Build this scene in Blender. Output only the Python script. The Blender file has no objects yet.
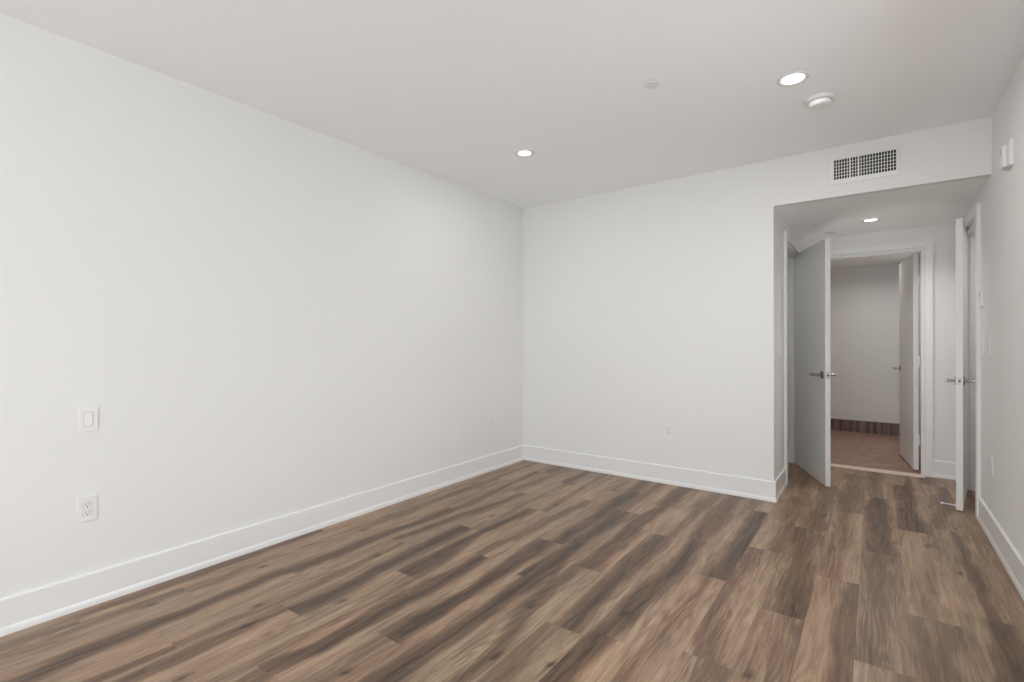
import bpy, bmesh, math, random
from mathutils import Vector, Matrix

C = bpy.context.scene.collection
sc = bpy.context.scene

# ------------------------------------------------------------------ camera
F_PX, YAW, PITCH, ROLL, CY = 495.97, 0.63348, -0.00187, -0.0026, 342.82
CAM_Z = 1.25
cam_data = bpy.data.cameras.new('camera')
cam_data.sensor_fit = 'HORIZONTAL'
cam_data.sensor_width = 36.0
cam_data.lens = F_PX / 1024.0 * 36.0
cam_data.shift_y = (CY - 341.0) / 1024.0
cam_data.clip_start = 0.02
cam = bpy.data.objects.new('camera', cam_data)
C.objects.link(cam)
_r = Vector((math.cos(YAW), math.sin(YAW), 0))
_fh = Vector((-math.sin(YAW), math.cos(YAW), 0))
_f = _fh * math.cos(PITCH) + Vector((0, 0, 1)) * math.sin(PITCH)
_u = _r.cross(_f)
_r2 = _r * math.cos(ROLL) + _u * math.sin(ROLL)
_u2 = -_r * math.sin(ROLL) + _u * math.cos(ROLL)
m = Matrix.Identity(4)
for i in range(3):
    m[i][0], m[i][1], m[i][2] = _r2[i], _u2[i], -_f[i]
m[2][3] = CAM_Z
cam.matrix_world = m
sc.camera = cam

# ------------------------------------------------------------------ world, light, exposure
SKY, GROUND = 5.7, 4.2                                   # sky above / sunlit surroundings below the horizon
P_ROOM, P_CORNER, P_HALL, P_CLOSET, P_FAR, P_BATH = 6.2, 3.6, 4.9, 5.2, 6.8, 1.9    # lamp watts; closet, far room and bath are added fill
EXPOSURE = 0.10
SUN = 4.0                                                # sun through the added balcony opening, landing on the floor behind the viewer
world = bpy.data.worlds.new('world')
sc.world = world
world.use_nodes = True
bg = world.node_tree.nodes['Background']
# sky above, brighter sunlit surroundings below the horizon
_wt = world.node_tree
_tc = _wt.nodes.new('ShaderNodeTexCoord')
_sx = _wt.nodes.new('ShaderNodeSeparateXYZ')
_mr = _wt.nodes.new('ShaderNodeMapRange')
_mr.inputs[1].default_value, _mr.inputs[2].default_value = -0.12, 0.12
_cr = _wt.nodes.new('ShaderNodeValToRGB')
_cr.color_ramp.elements[0].color = (0.93 * GROUND, 1.0 * GROUND, 1.06 * GROUND, 1)
_cr.color_ramp.elements[1].color = (0.95 * SKY, 1.0 * SKY, 1.05 * SKY, 1)
_wt.links.new(_tc.outputs['Generated'], _sx.inputs[0])
_wt.links.new(_sx.outputs[2], _mr.inputs[0])
_wt.links.new(_mr.outputs[0], _cr.inputs[0])
_wt.links.new(_cr.outputs[0], bg.inputs['Color'])
bg.inputs['Strength'].default_value = 1.0
sc.view_settings.view_transform = 'Standard'
sc.view_settings.look = 'None'
sc.view_settings.gamma = 1.0
sc.view_settings.use_curve_mapping = False
sc.view_settings.exposure = EXPOSURE
sc.cycles.max_bounces = 14
sc.cycles.diffuse_bounces = 10
sc.cycles.glossy_bounces = 4
sc.cycles.caustics_reflective = False
sc.cycles.use_denoising = True
sc.cycles.sample_clamp_indirect = 6.0

# room numbers (metres)
XL, XR = -3.026, 0.589          # left and right wall faces
YB, YR = 4.323, -2.40           # back wall face, rear wall face
H = 2.666                       # ceiling
HXL = -0.644                    # hall left wall face
HY = 5.955                      # hall far wall face
HS = 2.304                      # hall soffit
FY, FH = 8.30, 2.27             # far room back wall, ceiling
T = 0.12
WX0, WX1, WZ0, WZ1 = -1.95, 0.48, 0.0, 2.60   # unseen balcony opening, added in the rear wall to let daylight in
SY0, SY1, SZ0, SZ1 = 0.95, 2.75, 0.90, 2.10   # unseen window added in the right wall, beside the viewer, for daylight


def area(name, loc, rot, sx, sy, power, color=(1, 1, 1), portal=False, spread=None, shape='RECTANGLE'):
    l = bpy.data.lights.new(name, 'AREA')
    l.shape = shape
    l.size, l.size_y = sx, sy
    l.energy = power
    l.color = color
    if spread: l.spread = spread
    if portal: l.cycles.is_portal = True
    o = bpy.data.objects.new(name, l)
    o.location = loc
    o.rotation_euler = rot
    C.objects.link(o)
    return o


# sky entering through the added balcony opening (a portal only guides the sky's own light)
area('sky_portal', ((WX0 + WX1) / 2, YR - 0.10, (WZ0 + WZ1) / 2), (math.radians(90), 0, 0), WX1 - WX0, WZ1 - WZ0, 1, portal=True)


area('window_portal', (XR + 0.10, (SY0 + SY1) / 2, (SZ0 + SZ1) / 2), (0, math.radians(90), 0), SZ1 - SZ0, SY1 - SY0, 1, portal=True)  # portal of the added window in the right wall

if SUN > 0:
    _s = bpy.data.lights.new('sun', 'SUN')
    _s.energy = SUN
    _s.angle = math.radians(0.6)
    _s.color = (1, 0.98, 0.95)
    _so = bpy.data.objects.new('sun', _s)
    _so.rotation_euler = Vector((-0.10, 0.74, -0.82)).to_track_quat('-Z', 'Y').to_euler()
    _so.location = (0, -6, 6)
    C.objects.link(_so)

# ------------------------------------------------------------------ materials
def mat(name, color, rough=0.6, metallic=0.0, spec=0.5, bump=0.0, bscale=200.0, emit=None, estr=0.0):
    m = bpy.data.materials.new(name)
    m.use_nodes = True
    nt = m.node_tree
    b = nt.nodes['Principled BSDF']
    b.inputs['Base Color'].default_value = (*color, 1)
    b.inputs['Roughness'].default_value = rough
    b.inputs['Metallic'].default_value = metallic
    b.inputs['Specular IOR Level'].default_value = spec
    if emit:
        b.inputs['Emission Color'].default_value = (*emit, 1)
        b.inputs['Emission Strength'].default_value = estr
    tc = nt.nodes.new('ShaderNodeTexCoord')
    n = nt.nodes.new('ShaderNodeTexNoise')
    n.inputs['Scale'].default_value = bscale
    n.inputs['Detail'].default_value = 3
    nt.links.new(tc.outputs['Object'], n.inputs['Vector'])
    if bump > 0:
        bp = nt.nodes.new('ShaderNodeBump')
        bp.inputs['Strength'].default_value = bump
        bp.inputs['Distance'].default_value = 0.002
        nt.links.new(n.outputs['Fac'], bp.inputs['Height'])
        nt.links.new(bp.outputs['Normal'], b.inputs['Normal'])
    # a trace of tonal variation
    mx = nt.nodes.new('ShaderNodeMix'); mx.data_type = 'RGBA'
    n2 = nt.nodes.new('ShaderNodeTexNoise'); n2.inputs['Scale'].default_value = 1.3
    nt.links.new(tc.outputs['Object'], n2.inputs['Vector'])
    nt.links.new(n2.outputs['Fac'], mx.inputs[0])
    mx.inputs[6].default_value = (*[c * 0.988 for c in color], 1)
    mx.inputs[7].default_value = (*[min(1, c * 1.012) for c in color], 1)
    nt.links.new(mx.outputs[2], b.inputs['Base Color'])
    return m


M_WALL = mat('wall_paint', (0.775, 0.775, 0.765), 0.85, bump=0.15, bscale=260)
M_CEIL = mat('ceiling_paint', (0.915, 0.93, 0.935), 0.9, bump=0.12, bscale=220)
M_TRIM = mat('trim_paint', (0.795, 0.80, 0.795), 0.30, spec=0.5)
M_DOOR = mat('door_paint', (0.80, 0.797, 0.787), 0.38, spec=0.45)
M_PLAST = mat('white_plastic', (0.79, 0.79, 0.782), 0.38)
M_PLAST2 = mat('white_device_plastic', (0.76, 0.76, 0.75), 0.35)
M_SLOT = mat('dark_slot', (0.05, 0.05, 0.05), 0.6)
M_SLOTGREY = mat('rocker_gap_grey', (.42, .42, .41), .6)
M_STEEL = mat('satin_nickel', (0.36, 0.35, 0.34), 0.36, metallic=1.0)
M_PLATE = mat('satin_strike_plate', (0.62, 0.61, 0.59), 0.5, metallic=0.4)
M_DUCT_SHADE = mat('duct_shade_black', (0.01, 0.01, 0.01), 0.9)
M_VENT = mat('vent_enamel', (0.78, 0.78, 0.77), 0.45)
M_LENS = mat('lamp_lens', (0.9, 0.9, 0.9), 0.5, emit=(1.0, 0.98, 0.95), estr=6.0)
M_THRESH = mat('threshold_wood', (0.72, 0.60, 0.52), 0.4)
M_CONC = mat('balcony_concrete', (0.42, 0.41, 0.39), 0.9, bump=0.3, bscale=60)
M_FRAME = mat('window_frame_white', (0.8, 0.8, 0.8), 0.4)


def math_node(nt, op, a, b=None, clamp=False):
    n = nt.nodes.new('ShaderNodeMath'); n.operation = op; n.use_clamp = clamp
    for k, v in enumerate((a, b)):
        if v is None: continue
        if isinstance(v, (int, float)): n.inputs[k].default_value = v
        else: nt.links.new(v, n.inputs[k])
    return n.outputs[0]


def plank_material(name, light, mid, dark, rough=0.36):
    """luxury-vinyl plank: UV is metres inside the plank (u across, v along), attributes carry plank id and streak depth"""
    m = bpy.data.materials.new(name); m.use_nodes = True
    nt = m.node_tree; L = nt.links; b = nt.nodes['Principled BSDF']
    uv = nt.nodes.new('ShaderNodeUVMap'); uv.uv_map = 'plank'
    sep = nt.nodes.new('ShaderNodeSeparateXYZ'); L.new(uv.outputs[0], sep.inputs[0])
    at = nt.nodes.new('ShaderNodeAttribute'); at.attribute_name = 'pid'
    st = nt.nodes.new('ShaderNodeAttribute'); st.attribute_name = 'streak'
    kn = nt.nodes.new('ShaderNodeAttribute'); kn.attribute_name = 'knot'
    u, v, pid, streak, knot = sep.outputs[0], sep.outputs[1], at.outputs['Fac'], st.outputs['Fac'], kn.outputs['Fac']

    def noise(su, sv, det=3, rough_=0.55, dist=0.0, off=0.0, uu=None):
        c = nt.nodes.new('ShaderNodeCombineXYZ')
        L.new(math_node(nt, 'MULTIPLY', uu if uu is not None else u, su), c.inputs[0])
        L.new(math_node(nt, 'MULTIPLY', v, sv), c.inputs[1])
        L.new(math_node(nt, 'ADD', math_node(nt, 'MULTIPLY', pid, 37.0), off), c.inputs[2])
        n = nt.nodes.new('ShaderNodeTexNoise'); n.inputs['Scale'].default_value = 1
        n.inputs['Detail'].default_value = det; n.inputs['Roughness'].default_value = rough_
        n.inputs['Distortion'].default_value = dist
        L.new(c.outputs[0], n.inputs['Vector'])
        return n.outputs['Fac']

    broad = noise(11, 1.5, 3, 0.5, 0.5)             # soft heartwood bands
    mid_n = noise(38, 3.0, 4, 0.62, 1.0, 5)         # streaks
    fine = noise(150, 4.5, 4, 0.7, 0.5, 9)          # pores
    # cathedral rings: contour lines of a slow noise field
    field = noise(10, 0.85, 1, 0.45, 0.5, 29)
    rings = math_node(nt, 'SINE', math_node(nt, 'MULTIPLY', field, 95.0))
    ringmask = math_node(nt, 'MULTIPLY', math_node(nt, 'SUBTRACT', noise(5, 1.2, 1, 0.5, 0, 23), 0.42), 5.0, True)
    rings = math_node(nt, 'MULTIPLY', rings, ringmask)
    t = math_node(nt, 'MULTIPLY', math_node(nt, 'SUBTRACT', broad, 0.5), 0.55)
    t = math_node(nt, 'ADD', t, math_node(nt, 'MULTIPLY', math_node(nt, 'SUBTRACT', mid_n, 0.5), 0.70))
    t = math_node(nt, 'ADD', t, math_node(nt, 'MULTIPLY', math_node(nt, 'SUBTRACT', fine, 0.5), 0.55))
    t = math_node(nt, 'ADD', t, math_node(nt, 'MULTIPLY', rings, 0.09))
    # thin pale mineral lines
    pale = noise(75, 2.6, 2, 0.5, 1.6, 53)
    pale = math_node(nt, 'MULTIPLY', math_node(nt, 'SUBTRACT', pale, 0.66), 5.0, True)
    # streak edges broken up by the medium noise
    s2 = math_node(nt, 'MULTIPLY', streak, math_node(nt, 'ADD', 0.55, math_node(nt, 'MULTIPLY', mid_n, 0.75)))
    t = math_node(nt, 'ADD', t, math_node(nt, 'MULTIPLY', s2, 0.68))
    t = math_node(nt, 'SUBTRACT', t, math_node(nt, 'MULTIPLY', pale, 0.32))
    t = math_node(nt, 'ADD', t, math_node(nt, 'MULTIPLY', knot, 0.85))
    # plank to plank difference
    wn = nt.nodes.new('ShaderNodeTexWhiteNoise'); wn.noise_dimensions = '1D'
    L.new(math_node(nt, 'MULTIPLY', pid, 91.7), wn.inputs['W'])
    t = math_node(nt, 'ADD', t, math_node(nt, 'MULTIPLY', math_node(nt, 'SUBTRACT', wn.outputs['Value'], 0.5), 0.16))
    t = math_node(nt, 'ADD', t, 0.25, True)
    cr = nt.nodes.new('ShaderNodeValToRGB')
    e = cr.color_ramp.elements
    e[0].position = 0.0; e[0].color = (*light, 1)
    e[1].position = 1.0; e[1].color = (*dark, 1)
    k = e.new(0.45); k.color = (*mid, 1)
    L.new(t, cr.inputs[0])
    # reddish / greyish drift between planks
    mx = nt.nodes.new('ShaderNodeMix'); mx.data_type = 'RGBA'; mx.blend_type = 'MULTIPLY'
    mx.inputs[0].default_value = 1.0
    tint = nt.nodes.new('ShaderNodeMix'); tint.data_type = 'RGBA'
    tint.inputs[6].default_value = (1.06, 0.98, 0.93, 1); tint.inputs[7].default_value = (0.99, 1.0, 0.985, 1)
    tn = noise(6, 1.1, 1, 0.5, 0, 41)
    L.new(math_node(nt, 'ADD', math_node(nt, 'MULTIPLY', math_node(nt, 'SUBTRACT', tn, 0.5), 2.2), wn.outputs['Value'], True), tint.inputs[0])
    L.new(cr.outputs[0], mx.inputs[6]); L.new(tint.outputs[2], mx.inputs[7])
    # hairline joints
    W, LN = 0.186, 1.27
    du = math_node(nt, 'MINIMUM', u, math_node(nt, 'SUBTRACT', W, u))
    dv = math_node(nt, 'MINIMUM', v, math_node(nt, 'SUBTRACT', LN, v))
    d = math_node(nt, 'MINIMUM', du, dv)
    gap = math_node(nt, 'LESS_THAN', d, 0.0011)
    gm = nt.nodes.new('ShaderNodeMix'); gm.data_type = 'RGBA'; gm.blend_type = 'MULTIPLY'
    L.new(math_node(nt, 'MULTIPLY', gap, 0.3), gm.inputs[0])
    L.new(mx.outputs[2], gm.inputs[6]); gm.inputs[7].default_value = (0.25, 0.22, 0.2, 1)
    L.new(gm.outputs[2], b.inputs['Base Color'])
    L.new(math_node(nt, 'ADD', rough, math_node(nt, 'MULTIPLY', math_node(nt, 'SUBTRACT', fine, 0.5), 0.2)), b.inputs['Roughness'])
    bp = nt.nodes.new('ShaderNodeBump'); bp.inputs['Strength'].default_value = 0.12; bp.inputs['Distance'].default_value = 0.001
    L.new(fine, bp.inputs['Height']); L.new(bp.outputs['Normal'], b.inputs['Normal'])
    b.inputs['Specular IOR Level'].default_value = 0.33
    return m


M_FLOOR = plank_material('walnut_plank', (0.43, 0.312, 0.215), (0.188, 0.121, 0.080), (0.053, 0.035, 0.025))


def far_floor_material():
    m = bpy.data.materials.new('reddish_mottled_floor'); m.use_nodes = True
    nt = m.node_tree; L = nt.links; b = nt.nodes['Principled BSDF']
    tc = nt.nodes.new('ShaderNodeTexCoord'); mp = nt.nodes.new('ShaderNodeMapping')
    mp.inputs['Scale'].default_value = (4.0, 16.0, 1.0)
    L.new(tc.outputs['Object'], mp.inputs[0])
    n = nt.nodes.new('ShaderNodeTexNoise'); n.inputs['Scale'].default_value = 1.6; n.inputs['Detail'].default_value = 6
    n.inputs['Distortion'].default_value = 1.2
    L.new(mp.outputs[0], n.inputs['Vector'])
    cr = nt.nodes.new('ShaderNodeValToRGB')
    cr.color_ramp.elements[0].position = 0.3; cr.color_ramp.elements[0].color = (0.20, 0.095, 0.07, 1)
    cr.color_ramp.elements[1].position = 0.68; cr.color_ramp.elements[1].color = (0.43, 0.28, 0.225, 1)
    L.new(n.outputs['Fac'], cr.inputs[0]); L.new(cr.outputs[0], b.inputs['Base Color'])
    b.inputs['Roughness'].default_value = 0.45
    return m


def wood_base_material():
    m = bpy.data.materials.new('dark_wood_baseboard'); m.use_nodes = True
    nt = m.node_tree; L = nt.links; b = nt.nodes['Principled BSDF']
    tc = nt.nodes.new('ShaderNodeTexCoord'); mp = nt.nodes.new('ShaderNodeMapping')
    mp.inputs['Scale'].default_value = (26.0, 1.0, 1.5)
    L.new(tc.outputs['Object'], mp.inputs[0])
    n = nt.nodes.new('ShaderNodeTexNoise'); n.inputs['Scale'].default_value = 1.0; n.inputs['Detail'].default_value = 4
    L.new(mp.outputs[0], n.inputs['Vector'])
    cr = nt.nodes.new('ShaderNodeValToRGB')
    cr.color_ramp.elements[0].position = 0.32; cr.color_ramp.elements[0].color = (0.060, 0.036, 0.028, 1)
    cr.color_ramp.elements[1].position = 0.7; cr.color_ramp.elements[1].color = (0.26, 0.17, 0.14, 1)
    L.new(n.outputs['Fac'], cr.inputs[0]); L.new(cr.outputs[0], b.inputs['Base Color'])
    b.inputs['Roughness'].default_value = 0.4
    return m


M_FARFLOOR = far_floor_material()
M_WOODBASE = wood_base_material()


# ------------------------------------------------------------------ mesh helpers
def box(bm, x0, x1, y0, y1, z0, z1):
    vs = [bm.verts.new(p) for p in ((x0, y0, z0), (x1, y0, z0), (x1, y1, z0), (x0, y1, z0),
                                    (x0, y0, z1), (x1, y0, z1), (x1, y1, z1), (x0, y1, z1))]
    for f in ((3, 2, 1, 0), (4, 5, 6, 7), (0, 1, 5, 4), (1, 2, 6, 5), (2, 3, 7, 6), (3, 0, 4, 7)):
        bm.faces.new([vs[i] for i in f])
    return vs


def boxes(*bs):
    bm = bmesh.new()
    for b in bs: box(bm, *b)
    return bm


def obj(name, bm, material, parent=None, loc=None, smooth=False, bevel=0.0, segs=2):
    if bevel > 0:
        bmesh.ops.bevel(bm, geom=list(bm.edges), offset=bevel, segments=segs, profile=0.7, affect='EDGES', clamp_overlap=True)
    bmesh.ops.recalc_face_normals(bm, faces=bm.faces)
    me = bpy.data.meshes.new(name)
    bm.to_mesh(me); bm.free()
    if smooth:
        for p in me.polygons: p.use_smooth = True
    if material: me.materials.append(material)
    o = bpy.data.objects.new(name, me)
    C.objects.link(o)
    if parent: o.parent = parent
    if loc is not None: o.location = loc
    return o


def tag(o, label, cat=None, group=None, kind=None):
    o['label'] = label
    if cat: o['category'] = cat
    if group: o['group'] = group
    if kind: o['kind'] = kind
    return o


def struct(name, bm, material, label, cat, parent=None, **k):
    o = obj(name, bm, material, parent, **k)
    return tag(o, label, cat, kind='structure')


def thing(name, label, cat, loc, rot=(0, 0, 0), group=None, kind=None):
    o = bpy.data.objects.new(name, None)
    o.empty_display_size = 0.05
    C.objects.link(o)
    o.location = loc
    o.rotation_euler = rot
    return tag(o, label, cat, group, kind)


def copy_tree(o, parent=None):
    kids = list(o.children)
    c = o.copy(); C.objects.link(c)
    if parent: c.parent = parent
    for ch in kids: copy_tree(ch, c)
    return c


def lathe(bm, prof, segs=48, axis='z'):
    """prof: list of (r, z); closes on the axis when r == 0"""
    rings = []
    for r, z in prof:
        if r < 1e-6:
            rings.append([bm.verts.new((0, 0, z))])
        else:
            rings.append([bm.verts.new((r * math.cos(2 * math.pi * k / segs), r * math.sin(2 * math.pi * k / segs), z)) for k in range(segs)])
    for a, b in zip(rings, rings[1:]):
        for k in range(segs):
            k2 = (k + 1) % segs
            if len(a) == 1 and len(b) == 1: continue
            if len(a) == 1: bm.faces.new((a[0], b[k], b[k2]))
            elif len(b) == 1: bm.faces.new((a[k], a[k2], b[0]))
            else: bm.faces.new((a[k], a[k2], b[k2], b[k]))
    return bm


def rod(bm, p0, p1, r, segs=16, cap=0.0):
    """a cylinder between two points with slightly rounded ends"""
    p0, p1 = Vector(p0), Vector(p1)
    d = (p1 - p0); ln = d.length; d.normalize()
    q = Vector((0, 0, 1)).rotation_difference(d).to_matrix().to_4x4()
    tmp = bmesh.new()
    e = min(cap or r * 0.35, ln * 0.3)
    lathe(tmp, [(0, 0), (r - e, 0), (r, e), (r, ln - e), (r - e, ln), (0, ln)], segs)
    tmp.transform(Matrix.Translation(p0) @ q)
    me = bpy.data.meshes.new('tmp'); tmp.to_mesh(me); tmp.free()
    bm.from_mesh(me); bpy.data.meshes.remove(me)


def extrude_profile(prof, path_a, path_b, normal):
    """prof: (out, z) polygon; swept straight from path_a to path_b (x, y); out measured along normal (x, y)"""
    bm = bmesh.new()
    a = [bm.verts.new((path_a[0] + normal[0] * p, path_a[1] + normal[1] * p, z)) for p, z in prof]
    b = [bm.verts.new((path_b[0] + normal[0] * p, path_b[1] + normal[1] * p, z)) for p, z in prof]
    n = len(prof)
    for i in range(n):
        j = (i + 1) % n
        bm.faces.new((a[i], a[j], b[j], b[i]))
    bm.faces.new(a); bm.faces.new(list(reversed(b)))
    return bm


# ------------------------------------------------------------------ floor, plank by plank
PW, PL, PX0 = 0.186, 1.27, -2.49
OFFS = {-3: 3.18, -2: 1.04, -1: 1.46, 0: 0.82, 1: 1.25, 2: 1.81, 3: 0.96, 4: 1.376, 5: 2.164, 6: 2.445, 7: 1.875,
        8: 3.20, 9: 2.74, 10: 2.017, 11: 3.827, 12: 3.10, 13: 3.63, 14: 4.17, 15: 3.05, 16: 3.7}
# dark heartwood streaks read off the boards: row, y from, y to, [(y, fraction across)], half width, depth
STREAKS = [
    (-1, 0.19, 1.46, [(0.4, .66), (.85, .48), (1.45, .38)], .038, .95),
    (-2, 0.70, 1.04, [(0.7, .6), (1.04, .5)], .06, .55),
    (-2, 1.04, 2.31, [(1.04, .2), (2.31, .3)], .03, .25),
    (-1, 1.46, 2.73, [(1.46, .5), (2.2, .55), (2.65, .7)], .036, .75),
    (0, 0.82, 2.09, [(0.82, .75), (1.3, .9), (2.09, .6)], .025, .45),
    (1, 1.25, 2.52, [(1.28, .66), (1.63, .62), (2.14, .35), (2.5, .36)], .042, .85),
    (1, -0.02, 1.25, [(0.5, .4), (1.2, .35)], .035, .5),
    (2, 0.54, 1.81, [(0.6, .8), (1.7, .85)], .02, .25),
    (3, 0.96, 2.23, [(0.96, .25), (1.17, .45), (1.8, .44), (2.23, .5)], .046, .95),
    (2, 1.81, 3.085, [(1.81, .36), (2.04, .34), (2.5, .12), (3.06, .16)], [(1.81, .07), (2.05, .055), (2.4, .036), (3.06, .042)], .95),
    (3, 2.23, 3.49, [(2.3, .25), (3.49, .6)], .035, .55),
    (4, 1.376, 2.646, [(1.38, .5), (2.1, .56), (2.6, .44)], .045, .95),
    (4, 2.646, 3.92, [(2.68, .85), (3.1, .7), (3.9, .66)], .045, .85),
    (5, 0.894, 2.164, [(1.2, .48), (1.7, .50), (2.16, .54)], .048, .95),
    (4, 0.10, 1.376, [(0.3, .5), (1.3, .3)], .03, .3),
    (5, 2.164, 3.43, [(2.16, .45), (2.4, .4), (2.67, .37), (3.4, .3)], [(2.16, .08), (2.35, .05), (3.4, .045)], .9),
    (6, 2.445, 3.715, [(2.44, .45), (2.84, .42), (3.2, .25), (3.7, .37)], [(2.44, .085), (2.6, .06), (3.0, .045), (3.7, .045)], .95),
    (6, 3.715, 4.99, [(3.8, .35), (4.2, .34)], .05, .75),
    (6, 1.175, 2.445, [(1.2, .75), (1.6, .7), (1.95, .3), (2.4, .1)], .035, .55),
    (7, 1.875, 3.145, [(1.91, .5), (2.35, .41), (2.74, .36), (3.0, .5)], .05, .85),
    (8, 0.66, 1.93, [(1.2, .15), (1.56, .2), (1.9, .32)], .055, .95),
    (8, 1.93, 3.20, [(1.93, .3), (2.16, .36), (2.53, .5), (2.85, .58), (3.2, .57)], .05, .9),
    (8, 3.20, 4.47, [(3.2, .5), (4.2, .45)], .055, .65),
    (7, 3.145, 4.41, [(3.2, .7), (4.3, .6)], .035, .4),
    (9, 2.74, 4.01, [(2.74, .7), (3.0, .86), (3.37, .9), (3.95, .7)], [(2.74, .075), (3.0, .05), (3.95, .055)], .95),
    (9, 1.47, 2.74, [(1.5, .25), (2.1, .4), (2.7, .5)], .03, .3),
    (10, 2.017, 3.287, [(2.02, .5), (2.35, .2), (2.6, .1)], .05, .55),
    (11, 2.557, 3.827, [(2.6, .7), (3.2, .6), (3.8, .3)], .055, .5),
    (11, 1.29, 2.557, [(1.5, .8), (2.5, .9)], .045, .45),
    (12, 3.10, 4.37, [(3.1, .3), (4.3, .4)], .05, .35),
    (13, 3.63, 4.90, [(3.64, .5), (4.45, .42), (4.88, .49)], [(3.64, .085), (4.1, .06), (4.9, .05)], .95),
    (13, 2.36, 3.63, [(2.4, .3), (3.6, .5)], .045, .4),
    (14, 4.17, 5.44, [(4.18, .45), (4.87, .34), (5.36, .36)], [(4.18, .08), (4.8, .06), (5.4, .05)], .85),
    (14, 1.6, 2.87, [(1.6, .5), (2.8, .5)], .06, .4),
    (12, 4.37, 5.64, [(4.4, .5), (5.5, .5)], .06, .4),
    (11, 3.827, 5.1, [(3.9, .7), (5.0, .6)], .05, .5),
    (10, 3.287, 4.557, [(3.3, .8), (4.5, .7)], .04, .35),
    (13, 4.90, 6.17, [(4.95, .3), (6, .4)], .05, .45),
]
KNOTS = [(-2.09, 0.76), (-2.76, 1.4), (-2.37, 1.18), (-2.24, 1.07), (-1.62, 1.14), (-2.08, 1.44), (-2.36, 1.87), (-1.02, 1.63),
         (-1.32, 1.94), (-1.22, 1.55), (-0.93, 2.14), (-0.39, 2.02), (0.26, 3.94), (-0.30, 4.19), (-1.98, 3.26), (-1.78, 3.88),
         (-2.75, 2.08), (-2.23, 2.78), (0.36, 3.57), (-2.79, 0.88)]


def interp(pts, y):
    if y <= pts[0][0]: return pts[0][1]
    for (a, fa), (b, fb) in zip(pts, pts[1:]):
        if y <= b: return fa + (fb - fa) * (y - a) / (b - a)
    return pts[-1][1]


def build_floor():
    X0, X1, Y0, Y1 = XL - T, 2.2, YR - T, 6.0
    rng = random.Random(4)
    bm = bmesh.new()
    uvl = bm.loops.layers.uv.new('plank')
    lp = bm.verts.layers.float.new('pid'); ls = bm.verts.layers.float.new('streak'); lk = bm.verts.layers.float.new('knot')
    r0 = math.floor((X0 - PX0) / PW); r1 = math.ceil((X1 - PX0) / PW)
    for row in range(r0, r1):
        xa = PX0 + row * PW; xb = xa + PW
        off = OFFS.get(row, rng.uniform(0, PL))
        k0 = math.floor((Y0 - off) / PL); k1 = math.ceil((Y1 - off) / PL)
        for k in range(k0, k1):
            ya = off + k * PL; yb = ya + PL
            xc0, xc1 = max(xa, X0), min(xb, X1); yc0, yc1 = max(ya, Y0), min(yb, Y1)
            if xc1 - xc0 < 1e-4 or yc1 - yc0 < 1e-4: continue
            pid = rng.random()
            ymid = (ya + yb) / 2
            mine = [s for s in STREAKS if s[0] == row and s[1] - 0.03 < ymid < s[2] + 0.03]
            auto = None
            if not mine:
                f0, f1, w_, d_ = rng.uniform(.1, .9), rng.uniform(.1, .9), rng.uniform(.02, .05), rng.uniform(.1, .7)
                auto = (row, ya, yb, [(ya, f0), (yb, f1)], w_, d_)
                mine = [auto]
            nx, ny = 12, max(2, int((yc1 - yc0) / 0.03))
            grid = []
            for j in range(ny + 1):
                y = yc0 + (yc1 - yc0) * j / ny
                line = []
                for i in range(nx + 1):
                    x = xc0 + (xc1 - xc0) * i / nx
                    s = 0.0
                    for (_, sa, sb, pts, w_, d_) in mine:
                        c_ = xa + interp(pts, y) * PW + 0.006 * math.sin(y * 9 + row) + 0.004 * math.sin(y * 23 + row * 2)
                        ww = w_ if isinstance(w_, float) else interp(w_, y)
                        w2 = ww * 1.22 * (1 + 0.2 * math.sin(y * 5.3 + row * 1.7))
                        q = abs(x - c_) / w2
                        s = max(s, d_ * math.exp(-q ** 3.4))
                    kk = 0.0
                    for kx, ky in KNOTS:
                        d2 = ((x - kx) / 0.011) ** 2 + ((y - ky) / 0.022) ** 2
                        if d2 < 9: kk = max(kk, math.exp(-d2))
                    v = bm.verts.new((x, y, 0)); v[lp] = pid; v[ls] = s; v[lk] = kk
                    line.append((v, x - xa, y - ya))
                grid.append(line)
            for j in range(ny):
                for i in range(nx):
                    q = (grid[j][i], grid[j][i + 1], grid[j + 1][i + 1], grid[j + 1][i])
                    f = bm.faces.new([g[0] for g in q])
                    for lo, g in zip(f.loops, q): lo[uvl].uv = (g[1], g[2])
    me = bpy.data.meshes.new('floor'); bm.to_mesh(me); bm.free()
    me.materials.append(M_FLOOR)
    o = bpy.data.objects.new('floor', me); C.objects.link(o)
    tag(o, 'brown wood-look plank floor with dark heartwood streaks running to the hall', 'floor', kind='structure')
    return o


build_floor()
struct('floor_subfloor', boxes((XL - T, 2.2, YR - T, 6.0, -0.12, -0.004)), M_CONC, 'slab under the brown plank floor', 'floor')
struct('floor_far_room', boxes((-2.2, 2.2, 5.90, FY + T, -0.12, -0.002)), M_FARFLOOR, 'reddish mottled floor of the room seen beyond the hall doorway', 'floor')

# ------------------------------------------------------------------ ceilings and walls
TOP = 2.85
struct('ceiling', boxes((XL - T, 2.2, YR - T, YB + 0.02, H, TOP)), M_CEIL, 'flat white ceiling of the empty bedroom', 'ceiling')
struct('ceiling_hall', boxes((-2.2, 2.2, YB + 0.06, 6.02, HS, TOP)), M_CEIL, 'lower white ceiling over the short hall', 'ceiling')
struct('ceiling_far_room', boxes((-2.2, 2.2, 6.02, FY + T, FH, TOP)), M_CEIL, 'white ceiling of the room beyond the hall', 'ceiling')

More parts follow.
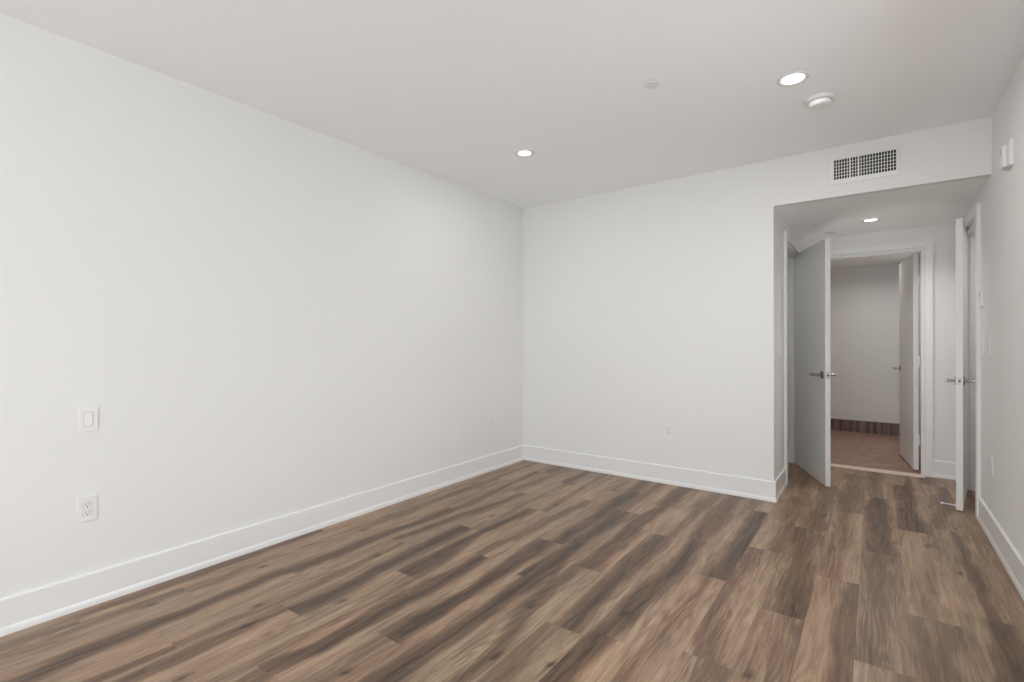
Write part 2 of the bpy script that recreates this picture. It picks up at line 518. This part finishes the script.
struct('wall_left', boxes((XL - T, XL, YR - T, YB + T, 0, H + 0.02)), M_WALL, 'long plain white wall on the left of the room', 'wall')
struct('wall_back', boxes((XL, HXL, YB, YB + T, 0, H + 0.02), (HXL, XR, YB, YB + 0.06, HS, H + 0.02)), M_WALL,
       'white back wall with the hall opening at its right end', 'wall')

# hall left wall with the first door opening
LD0, LD1, LDZ = 4.92, 5.83, 2.13
struct('wall_hall_left', boxes((HXL - T, HXL, YB + T, LD0, 0, HS + .01), (HXL - T, HXL, LD1, HY + T, 0, HS + .01), (HXL - T, HXL, LD0, LD1, LDZ, HS + .01)),
       M_WALL, 'white side wall of the hall behind the left open door', 'wall')
# right wall (room and hall) with the second door opening
RD0, RD1, RDZ = 4.80, 5.635, 2.145
struct('wall_right', boxes((XR, XR + T, YR - T, SY0, 0, H + 0.02), (XR, XR + T, SY1, RD0, 0, H + 0.02), (XR, XR + T, SY0, SY1, 0, SZ0), (XR, XR + T, SY0, SY1, SZ1, H + 0.02), (XR, XR + T, RD1, HY + T, 0, HS + .01), (XR, XR + T, RD0, RD1, RDZ, HS + .01)),
       M_WALL, 'white wall on the right with switches and a wall alarm', 'wall')
# hall end wall with the third door opening
FD0, FD1, FDZ = -0.49, 0.360, 2.11
struct('wall_hall_end', boxes((HXL, FD0, HY, HY + T, 0, HS + .01), (FD1, XR, HY, HY + T, 0, HS + .01), (FD0, FD1, HY, HY + T, FDZ, HS + .01)),
       M_WALL, 'white wall at the end of the hall around the far doorway', 'wall')
# rear wall, behind the camera, with the added balcony opening
struct('wall_rear', boxes((XL, WX0, YR - T, YR, 0, H + .02), (WX1, XR, YR - T, YR, 0, H + .02), (WX0, WX1, YR - T, YR, WZ1, H + .02)),
       M_WALL, 'white wall behind the viewer with the added balcony opening', 'wall')
# closets left and right of the hall
struct('wall_left_closet', boxes((-2.2, -2.08, YB + T, HY + T, 0, HS + .01), (-2.08, HXL - T, HY + 0.0, HY + T, 0, HS + .01)), M_WALL,
       'white walls of the dim room behind the left hall door', 'wall')
struct('wall_right_closet', boxes((2.08, 2.2, 4.3, HY + T, 0, HS + .01), (XR + T, 2.08, HY, HY + T, 0, HS + .01), (XR + T, 2.08, 4.3, 4.42, 0, HS + .01)), M_WALL,
       'white walls of the closet behind the right hall door', 'wall')
# far room
struct('wall_far_room', boxes((-2.2, 2.2, FY, FY + T, 0, FH + .01), (-2.2, -2.08, HY + T, FY, 0, FH + .01), (0.43, 0.55, HY + T, FY, 0, FH + .01)), M_WALL,
       'plain greyish white wall seen through the far doorway', 'wall')

def frame_boxes(x0, x1, z0, z1, y0, y1, w):
    return [(x0, x0 + w, y0, y1, z0, z1), (x1 - w, x1, y0, y1, z0, z1), (x0 + w, x1 - w, y0, y1, z1 - w, z1)]


xm = (WX0 + WX1) / 2
wf = frame_boxes(WX0, WX1, 0, WZ1, YR - T, YR - T + .07, .045)
struct('window_added_1', boxes(*wf, (xm - .03, xm + .03, YR - T, YR - T + .06, 0, WZ1 - .045)), M_FRAME, 'white frame of the added balcony opening behind the viewer', 'window')

ym = (SY0 + SY1) / 2
struct('window_added_2', boxes((XR + .05, XR + T, SY0, SY0 + .05, SZ0, SZ1), (XR + .05, XR + T, SY1 - .05, SY1, SZ0, SZ1), (XR + .05, XR + T, SY0 + .05, SY1 - .05, SZ0, SZ0 + .05),
                         (XR + .05, XR + T, SY0 + .05, SY1 - .05, SZ1 - .05, SZ1), (XR + .06, XR + T, ym - .03, ym + .03, SZ0 + .05, SZ1 - .05)), M_FRAME,
       'white frame of the added window in the right wall beside the viewer', 'window')

# ------------------------------------------------------------------ baseboards
BP = [(0, 0.0), (0.021, 0.0), (0.021, 0.014), (0.019, 0.024), (0.0155, 0.032), (0.014, 0.035), (0.014, 0.149), (0.012, 0.1535), (0.004, 0.156), (0, 0.156)]


def merge(bms):
    out = bmesh.new()
    for b in bms:
        me = bpy.data.meshes.new('tmp'); b.to_mesh(me); b.free()
        out.from_mesh(me); bpy.data.meshes.remove(me)
    return out


struct('baseboard_left', extrude_profile(BP, (XL, YR), (XL, YB), (1, 0)), M_TRIM, 'white baseboard along the long left wall', 'baseboard')
# back wall board and its return into the hall, mitred at the outside corner
def mitred(points, normals):
    bm = bmesh.new()
    rows = []
    for (px, py), (nx, ny) in zip(points, normals):
        rows.append([bm.verts.new((px + nx * p, py + ny * p, z)) for p, z in BP])
    n = len(BP)
    for a, b in zip(rows, rows[1:]):
        for i in range(n):
            j = (i + 1) % n
            bm.faces.new((a[i], a[j], b[j], b[i]))
    bm.faces.new(rows[0]); bm.faces.new(list(reversed(rows[-1])))
    return bm


CAS = 0.070
struct('baseboard_back', mitred([(XL + 0.0, YB), (HXL, YB), (HXL, LD0 - CAS)], [(0, -1), (1, -1), (1, 0)]), M_TRIM,
       'white baseboard along the back wall turning the corner into the hall', 'baseboard')
struct('baseboard_right', extrude_profile(BP, (XR, YR), (XR, RD0 - CAS), (-1, 0)), M_TRIM, 'white baseboard along the right wall', 'baseboard')
struct('baseboard_hall', merge([extrude_profile(BP, (FD1 + .058, HY), (XR, HY), (0, -1)), extrude_profile(BP, (XR, RD1 + CAS), (XR, HY), (-1, 0)),
                                extrude_profile(BP, (HXL, HY), (FD0 - CAS, HY), (0, -1))]), M_TRIM, 'short white baseboards at the end of the hall', 'baseboard')
FBP = [(0, 0.0), (0.014, 0.0), (0.014, 0.158), (0, 0.158)]
struct('baseboard_far_room', extrude_profile(FBP, (-2.08, FY), (0.43, FY), (0, -1)), M_WOODBASE, 'dark brown wooden baseboard beyond the far doorway', 'baseboard')

# ------------------------------------------------------------------ door casings and jambs
CT, JT = 0.022, 0.018


def casing_boxes_y(xf, sgn, y0, y1, z1, depth):
    """opening in a wall parallel to Y; xf = hall-side wall face, sgn = direction out of the wall"""
    xo = xf + sgn * CT
    a, b = min(xf, xo), max(xf, xo)
    bs = [(a, b, y0 - CAS, y0 - .004, 0, z1 + CAS), (a, b, y1 + .004, y1 + CAS, 0, z1 + CAS), (a, b, y0 - .004, y1 + .004, z1 + .004, z1 + CAS)]
    xb = xf - sgn * depth
    c, d = min(xf, xb), max(xf, xb)
    bs += [(c, d, y0 - .001, y0 + JT, 0, z1), (c, d, y1 - JT, y1 + .001, 0, z1), (c, d, y0 + JT, y1 - JT, z1 - JT, z1 + .001)]
    # door stops
    xs = xf - sgn * 0.045
    xt = xf - sgn * 0.078
    e, f = min(xs, xt), max(xs, xt)
    bs += [(e, f, y0 + JT, y0 + JT + .011, 0, z1 - JT), (e, f, y1 - JT - .011, y1 - JT, 0, z1 - JT), (e, f, y0 + JT + .011, y1 - JT - .011, z1 - JT - .011, z1 - JT)]
    return bs


struct('trim_1', boxes(*casing_boxes_y(HXL, 1, LD0, LD1, LDZ, T + .001)), M_TRIM, 'white casing and jamb around the left hall doorway', 'door trim')
struct('trim_2', boxes(*casing_boxes_y(XR, -1, RD0, RD1, RDZ, T + .001)), M_TRIM, 'white casing and jamb around the right hall doorway', 'door trim')
yo = HY - CT
tb = [(FD0 - CAS, FD0 - .004, yo, HY, 0, FDZ + .06), (FD1 + .003, FD1 + .058, yo, HY, 0, FDZ + .06), (FD0 - .004, FD1 + .003, yo, HY, FDZ + .004, FDZ + .06),
      (FD0 - .001, FD0 + JT, HY, HY + T + .001, 0, FDZ), (FD1 - JT, FD1 + .001, HY, HY + T + .001, 0, FDZ), (FD0 + JT, FD1 - JT, HY, HY + T + .001, FDZ - JT, FDZ + .001),
      (FD0 + JT, FD0 + JT + .011, HY + .035, HY + .07, 0, FDZ - JT), (FD1 - JT - .006, FD1 - JT, HY + .035, HY + .07, 0, FDZ - JT),
      (FD0 + JT + .011, FD1 - JT - .011, HY + .035, HY + .07, FDZ - JT - .011, FDZ - JT)]
struct('trim_3', boxes(*tb), M_TRIM, 'white casing and jamb around the doorway at the hall end', 'door trim')
struct('trim_4', boxes((FD0 + .001, FD1 - .001, 5.855, 5.965, -0.001, 0.010)), M_THRESH, 'pale wooden threshold strip on the floor under the far doorway', 'threshold', bevel=.003)


# ------------------------------------------------------------------ doors (local frame: x along leaf from hinge to latch, y = thickness, z up)
def make_door(name, label, hinge, ang, length, height, thick, z0=0.012, zh=0.955, hinges=(0.28, 1.08, 1.93), flip=1, stop=False):
    root = thing(name, label, 'door', (hinge[0], hinge[1], 0), (0, 0, ang), kind='structure')
    obj('door_panel', boxes((0, length, 0, thick, z0, z0 + height)), M_DOOR, root, bevel=.0015, segs=1)
    xh = length - 0.062
    for s, yy in ((-1, 0.0), (1, thick)):
        bm = bmesh.new()
        rod(bm, (xh, yy, zh), (xh, yy + s * 0.008, zh), 0.034, 32, .002)
        rose = obj('handle_rose', bm, M_STEEL, root, smooth=False)
        bm = bmesh.new()
        rod(bm, (xh, yy + s * .008, zh), (xh, yy + s * 0.056, zh), 0.0105, 16)
        rod(bm, (xh + .009, yy + s * 0.056, zh), (xh - 0.115, yy + s * 0.056, zh), 0.0112, 16, .004)
        obj('lever', bm, M_STEEL, rose, smooth=False)
    obj('latch_plate', boxes((length - .001, length + .0012, thick * .5 - .0125, thick * .5 + .0125, zh - .029, zh + .029)), M_PLATE, root)
    bm = bmesh.new()
    rod(bm, (length, thick * .5, zh), (length + .011, thick * .5, zh), .0075, 14)
    obj('latch_bolt', bm, mat('latch_dark_' + name, (.12, .12, .12), .4, .8), root)
    for z in hinges:
        bm = bmesh.new()
        yy = -0.004 if flip > 0 else thick + 0.004
        rod(bm, (-0.003, yy, z - .05), (-0.003, yy, z + .05), .0065, 12)
        obj('hinge', bm, M_TRIM, root)
    if stop:
        bm = bmesh.new()
        sgn, yb = -1, 0
        rod(bm, (length - .05, yb, .03), (length - .05, yb + sgn * .008, .03), .012, 20)
        rod(bm, (length - .05, yb + sgn * .006, .03), (length - .05, yb + sgn * .075, .03), .004, 12)
        rod(bm, (length - .05, yb + sgn * .073, .03), (length - .05, yb + sgn * .090, .03), .0075, 14)
        s_ = obj('door_stop', bm, M_PLAST, root)
        s_['label'] = 'white rod door stop with a rubber tip'
    return root


# left leaf: near face runs from (-.657, 5.751) to (-.352, 5.017)
a_l = math.atan2(5.017 - 5.751, -0.352 + 0.657)
make_door('door_1', 'white flat door standing open at the left of the hall', (-0.674, 5.790), a_l, 0.838, 2.127, 0.040, flip=-1, z0=.004, hinges=(0.28, 1.08, 1.93))
# right leaf: seen edge-on; right face runs from (.605, 5.612) to (.510, 4.857)
a_r = math.atan2(4.857 - 5.612, 0.510 - 0.617)
make_door('door_2', 'white flat door seen edge-on at the right of the hall', (0.577, 5.617), a_r, 0.763, 2.137, 0.040, flip=1, z0=.008, hinges=(0.28, 1.08, 1.93), stop=True)
# far leaf swings into the room beyond
a_f = math.atan2(6.90 - 6.130, 0.218 - 0.300)
make_door('door_3', 'white flat door swung open into the room beyond the hall', (0.327, 6.132), a_f, 0.78, 2.08, 0.040, flip=1, hinges=(0.30, 1.05, 1.82))

# ------------------------------------------------------------------ recessed lights
def make_light(label, loc, power, r_lens=0.053, r_out=0.078, spread=None):
    t = thing('recessed_light', label, 'ceiling light', loc, group=None)
    bm = bmesh.new()
    lathe(bm, [(r_out, 0), (r_out, -.003), (r_out - .006, -.007), (r_lens + .008, -.006), (r_lens, -.001), (r_lens, 0.0), ], 64)
    obj('trim_ring', bm, M_PLAST2, t, smooth=True)
    bm = bmesh.new()
    lathe(bm, [(r_lens + .0005, -.0012), (r_lens * .6, -.0025), (0, -.003)], 64)
    obj('lens', bm, M_LENS, t, smooth=True)
    l = area('downlight_lamp', (loc[0], loc[1], loc[2] - .012), (0, 0, 0), r_lens * 2, r_lens * 2, power, (1, .97, .93), shape='DISK', spread=spread)
    return t


make_light('bright round ceiling light beside the smoke detector', (-0.361, 3.057, H), P_ROOM)
make_light('bright round ceiling light near the far left corner of the room', (-2.125, 3.058, H), P_CORNER, r_lens=.046)
make_light('small round ceiling light in the low hall ceiling', (-0.038, 5.33, HS), P_HALL, r_lens=.045, r_out=.07, spread=math.radians(135))
# unseen lamps added to brighten the side rooms and the room beyond the hall
area('closet_fill', (1.35, 5.0, HS - .02), (0, 0, 0), .2, .2, P_CLOSET, (1, .98, .95), shape='DISK')
area('far_room_fill', (0.02, 7.25, FH - .02), (0, 0, 0), .7, .7, P_FAR, (1, .95, .90), shape='DISK', spread=math.radians(160))
area('bath_fill', (-1.4, 5.2, HS - .02), (0, 0, 0), .2, .2, P_BATH, (1, .98, .95), shape='DISK')


def sprinkler(label, loc, r=0.043):
    t = thing('sprinkler_cover', label, 'sprinkler', loc)
    bm = bmesh.new()
    lathe(bm, [(r * .8, 0), (r * .8, -.004), (r, -.004), (r, -.0065), (r - .004, -.009), (0, -.0095)], 48)
    obj('cover_plate', bm, M_PLAST2, t, smooth=False)
    bm = bmesh.new()
    lathe(bm, [(r * .80, -.0001), (r * .93, -.0001), (r * .93, -.0036), (r * .8, -.0036)], 48)
    obj('shadow_gap', bm, mat('gap_grey', (.35, .35, .34), .8), t)
    return t


sprinkler('flat round sprinkler cover on the ceiling left of the round light', (-0.992, 2.657, H))
sprinkler('small round sprinkler cover on the low hall ceiling above the left door', (-0.365, 5.73, HS), 0.046)

# smoke detector
t = thing('smoke_detector', 'white two-tier round smoke detector on the ceiling', 'smoke detector', (-0.262, 3.40, H))
bm = bmesh.new(); lathe(bm, [(.070, 0), (.071, -.008), (.069, -.016), (.062, -.018), (0, -.018)], 64)
obj('mounting_base', bm, M_PLAST, t, smooth=False)
bm = bmesh.new(); lathe(bm, [(.054, -.018), (.054, -.021), (.059, -.023), (.058, -.034), (.052, -.043), (.040, -.047), (0, -.049)], 64)
obj('sensor_head', bm, M_PLAST, t, smooth=True)
bm = bmesh.new(); lathe(bm, [(.0541, -.0181), (.0561, -.0181), (.0561, -.0215), (.0541, -.0215)], 64)
obj('sensing_slot', bm, mat('slot_grey', (.3, .3, .3), .8), t)

# ------------------------------------------------------------------ air vent on the back wall above the hall
vx0, vx1, vz0, vz1 = -0.279, 0.138, 2.391, 2.597      # frame
gx0, gx1, gz0, gz1 = -0.250, 0.113, 2.426, 2.568      # grille
t = thing('air_vent', 'white rectangular supply grille high on the wall over the hall', 'air vent', ((vx0 + vx1) / 2, YB, vz0))
ox, oz = (vx0 + vx1) / 2, vz0


def L_(b): return (b[0] - ox, b[1] - ox, b[2], b[3], b[4] - oz, b[5] - oz)


bm = bmesh.new()
o_ = [(vx0, 0, vz0), (vx1, 0, vz0), (vx1, 0, vz1), (vx0, 0, vz1)]
m_ = [(vx0 + .003, -.006, vz0 + .003), (vx1 - .003, -.006, vz0 + .003), (vx1 - .003, -.006, vz1 - .003), (vx0 + .003, -.006, vz1 - .003)]
i_ = [(gx0, -.009, gz0), (gx1, -.009, gz0), (gx1, -.009, gz1), (gx0, -.009, gz1)]
k_ = [(gx0, -.0005, gz0), (gx1, -.0005, gz0), (gx1, -.0005, gz1), (gx0, -.0005, gz1)]
R4 = [[bm.verts.new((p[0] - ox, p[1], p[2] - oz)) for p in q] for q in (o_, m_, i_, k_)]
for a, b in zip(R4, R4[1:]):
    for k in range(4):
        bm.faces.new((a[k], a[(k + 1) % 4], b[(k + 1) % 4], b[k]))
obj('frame', bm, M_VENT, t)
obj('duct_shade', boxes(L_((gx0, gx1, -.0012, -.0004, gz0, gz1))), M_DUCT_SHADE, t)  # flat black sheet stands in for the shade inside the duct
nb = 22
bs = []
for k in range(nb + 1):
    x = gx0 + (gx1 - gx0) * k / nb
    w_ = .0022 if k not in (6, 9) else .0048
    bs.append(L_((x - w_, x + w_, -.0085, -.0052, gz0, gz1)))
obj('vertical_blades', boxes(*bs), M_VENT, t)
bs = []
for k in range(1, 6):
    z = gz0 + (gz1 - gz0) * k / 6
    bs.append(L_((gx0, gx1, -.0050, -.0015, z - .0028, z + .0028)))
obj('horizontal_blades', boxes(*bs), mat('vent_enamel_shaded', (.5, .5, .5), .5), t)  # rear blades in a darker enamel, their shade put into the colour
obj('damper_lever', boxes(L_((gx1 + .003, gx1 + .007, -.022, -.008, gz0 + .045, gz0 + .105))), M_VENT, t, bevel=.001)


# ------------------------------------------------------------------ plates (local frame: x across, z up, -y out of the wall)
def plate_base(t, w=.073, h=.118):
    obj('plate', boxes((-w / 2, w / 2, -.0056, .0, -h / 2, h / 2)), M_PLAST, t, bevel=.0012, segs=1)


def screw(t, z, x=0):
    bm = bmesh.new(); rod(bm, (x, -.005, z), (x, -.0063, z), .003, 12)
    s = obj('screw', bm, M_PLAST2, t)


def switch(label, loc, rz, group=None):
    t = thing('light_switch', label, 'light switch', loc, (0, 0, rz), group)
    plate_base(t)
    obj('rocker_surround', boxes((-.0175, .0175, -.0066, -.005, -.0345, .0345)), M_SLOTGREY, t)
    bm = boxes((-.0158, .0158, -.0105, -.006, -.0325, .0325))
    for v in bm.verts:
        if v.co.z > 0 and v.co.y < -.008: v.co.y = -.0078
    obj('rocker', bm, M_PLAST, t, bevel=.0008, segs=1)
    screw(t, .048); screw(t, -.048)
    return t


def outlet(label, loc, rz):
    t = thing('power_outlet', label, 'outlet', loc, (0, 0, rz))
    plate_base(t)
    for zc in (.0195, -.0195):
        bm = bmesh.new()
        pts = []
        for k in range(32):
            a = 2 * math.pi * k / 32
            x = .0170 * math.cos(a); z = max(-.0130, min(.0130, .0170 * math.sin(a)))
            pts.append((x, z))
        lo = [bm.verts.new((x, -.005, z + zc)) for x, z in pts]
        hi = [bm.verts.new((x * .97, -.0082, z * .97 + zc)) for x, z in pts]
        for k in range(32): bm.faces.new((lo[k], lo[(k + 1) % 32], hi[(k + 1) % 32], hi[k]))
        bm.faces.new(hi)
        r_ = obj('receptacle', bm, M_PLAST, t)
        bm = bmesh.new()
        rim = [bm.verts.new((x * 1.09, -.0058, z * 1.09 + zc)) for x, z in pts]
        bm.faces.new(rim)
        obj('gap_line', bm, M_SLOTGREY, r_)
        bm = boxes((-.0075, -.0052, -.0086, -.0080, zc - .001, zc + .0075), (.0052, .0075, -.0086, -.0080, zc - .001, zc + .0065))
        rod(bm, (0, -.0080, zc - .0075), (0, -.0087, zc - .0075), .0029, 12)
        obj('slots', bm, M_SLOT, r_)
    screw(t, 0)
    return t


RL, RR_ = math.pi / 2, -math.pi / 2          # -y local -> +x for the left wall, -x for the right wall
switch('white rocker light switch above the outlet on the long left wall', (XL, .707, .888), RL)
outlet('white duplex outlet under the light switch on the long left wall', (XL, .702, .463), RL)
t = thing('cable_plate', 'small white blank cable plate low on the left wall beside a farther outlet', 'wall plate', (XL, 3.272, .462), (0, 0, RL))
plate_base(t)
bm = bmesh.new(); rod(bm, (0, -.005, 0), (0, -.0075, 0), .0075, 6, .0005); obj('coax_nut', bm, M_PLAST2, t)
screw(t, .042); screw(t, -.042)
outlet('small white outlet on the left wall nearest the room corner', (XL, 3.803, .460), RL)
outlet('small white outlet low on the back wall', (-1.468, YB, .466), 0)
outlet('white outlet low on the right wall, seen almost edge-on', (XR, 4.32, .463), RR_)
switch('white light switch on the right wall, the nearer of the pair', (XR, 4.40, 1.219), RR_)
switch('white light switch on the right wall, beside the door casing', (XR, 4.645, 1.217), RR_)
switch('white light switch on the hall side wall beside the left door casing', (HXL, 4.69, 1.197), RL)

# thermostat
t = thing('thermostat', 'small white thermostat on the right wall above the light switches', 'thermostat', (XR, 4.655, 1.543), (0, 0, RR_))
obj('back_plate', boxes((-.036, .036, -.004, 0, -.060, .060)), M_PLAST, t, bevel=.001, segs=1)
obj('body', boxes((-.034, .034, -.016, -.004, -.057, .057)), M_PLAST, t, bevel=.003)
obj('display', boxes((-.020, .020, -.0165, -.0155, .005, .040)), mat('display_grey', (.4, .42, .4), .3), t)

# wall alarm near the ceiling on the right wall
t = thing('wall_alarm', 'white two-layer wall alarm high on the right wall', 'alarm', (XR, 3.765, 2.257), (0, 0, RR_))
obj('back_box', boxes((-.062, .066, -.017, 0, -.070, .066)), M_PLAST, t, bevel=.004)
obj('sounder_body', boxes((-.054, .018, -.036, -.017, -.066, .054)), M_PLAST2, t, bevel=.006)
obj('strobe_window', boxes((-.034, .003, -.039, -.036, .010, .040)), mat('strobe_lens', (.7, .7, .7), .15), t, bevel=.002)
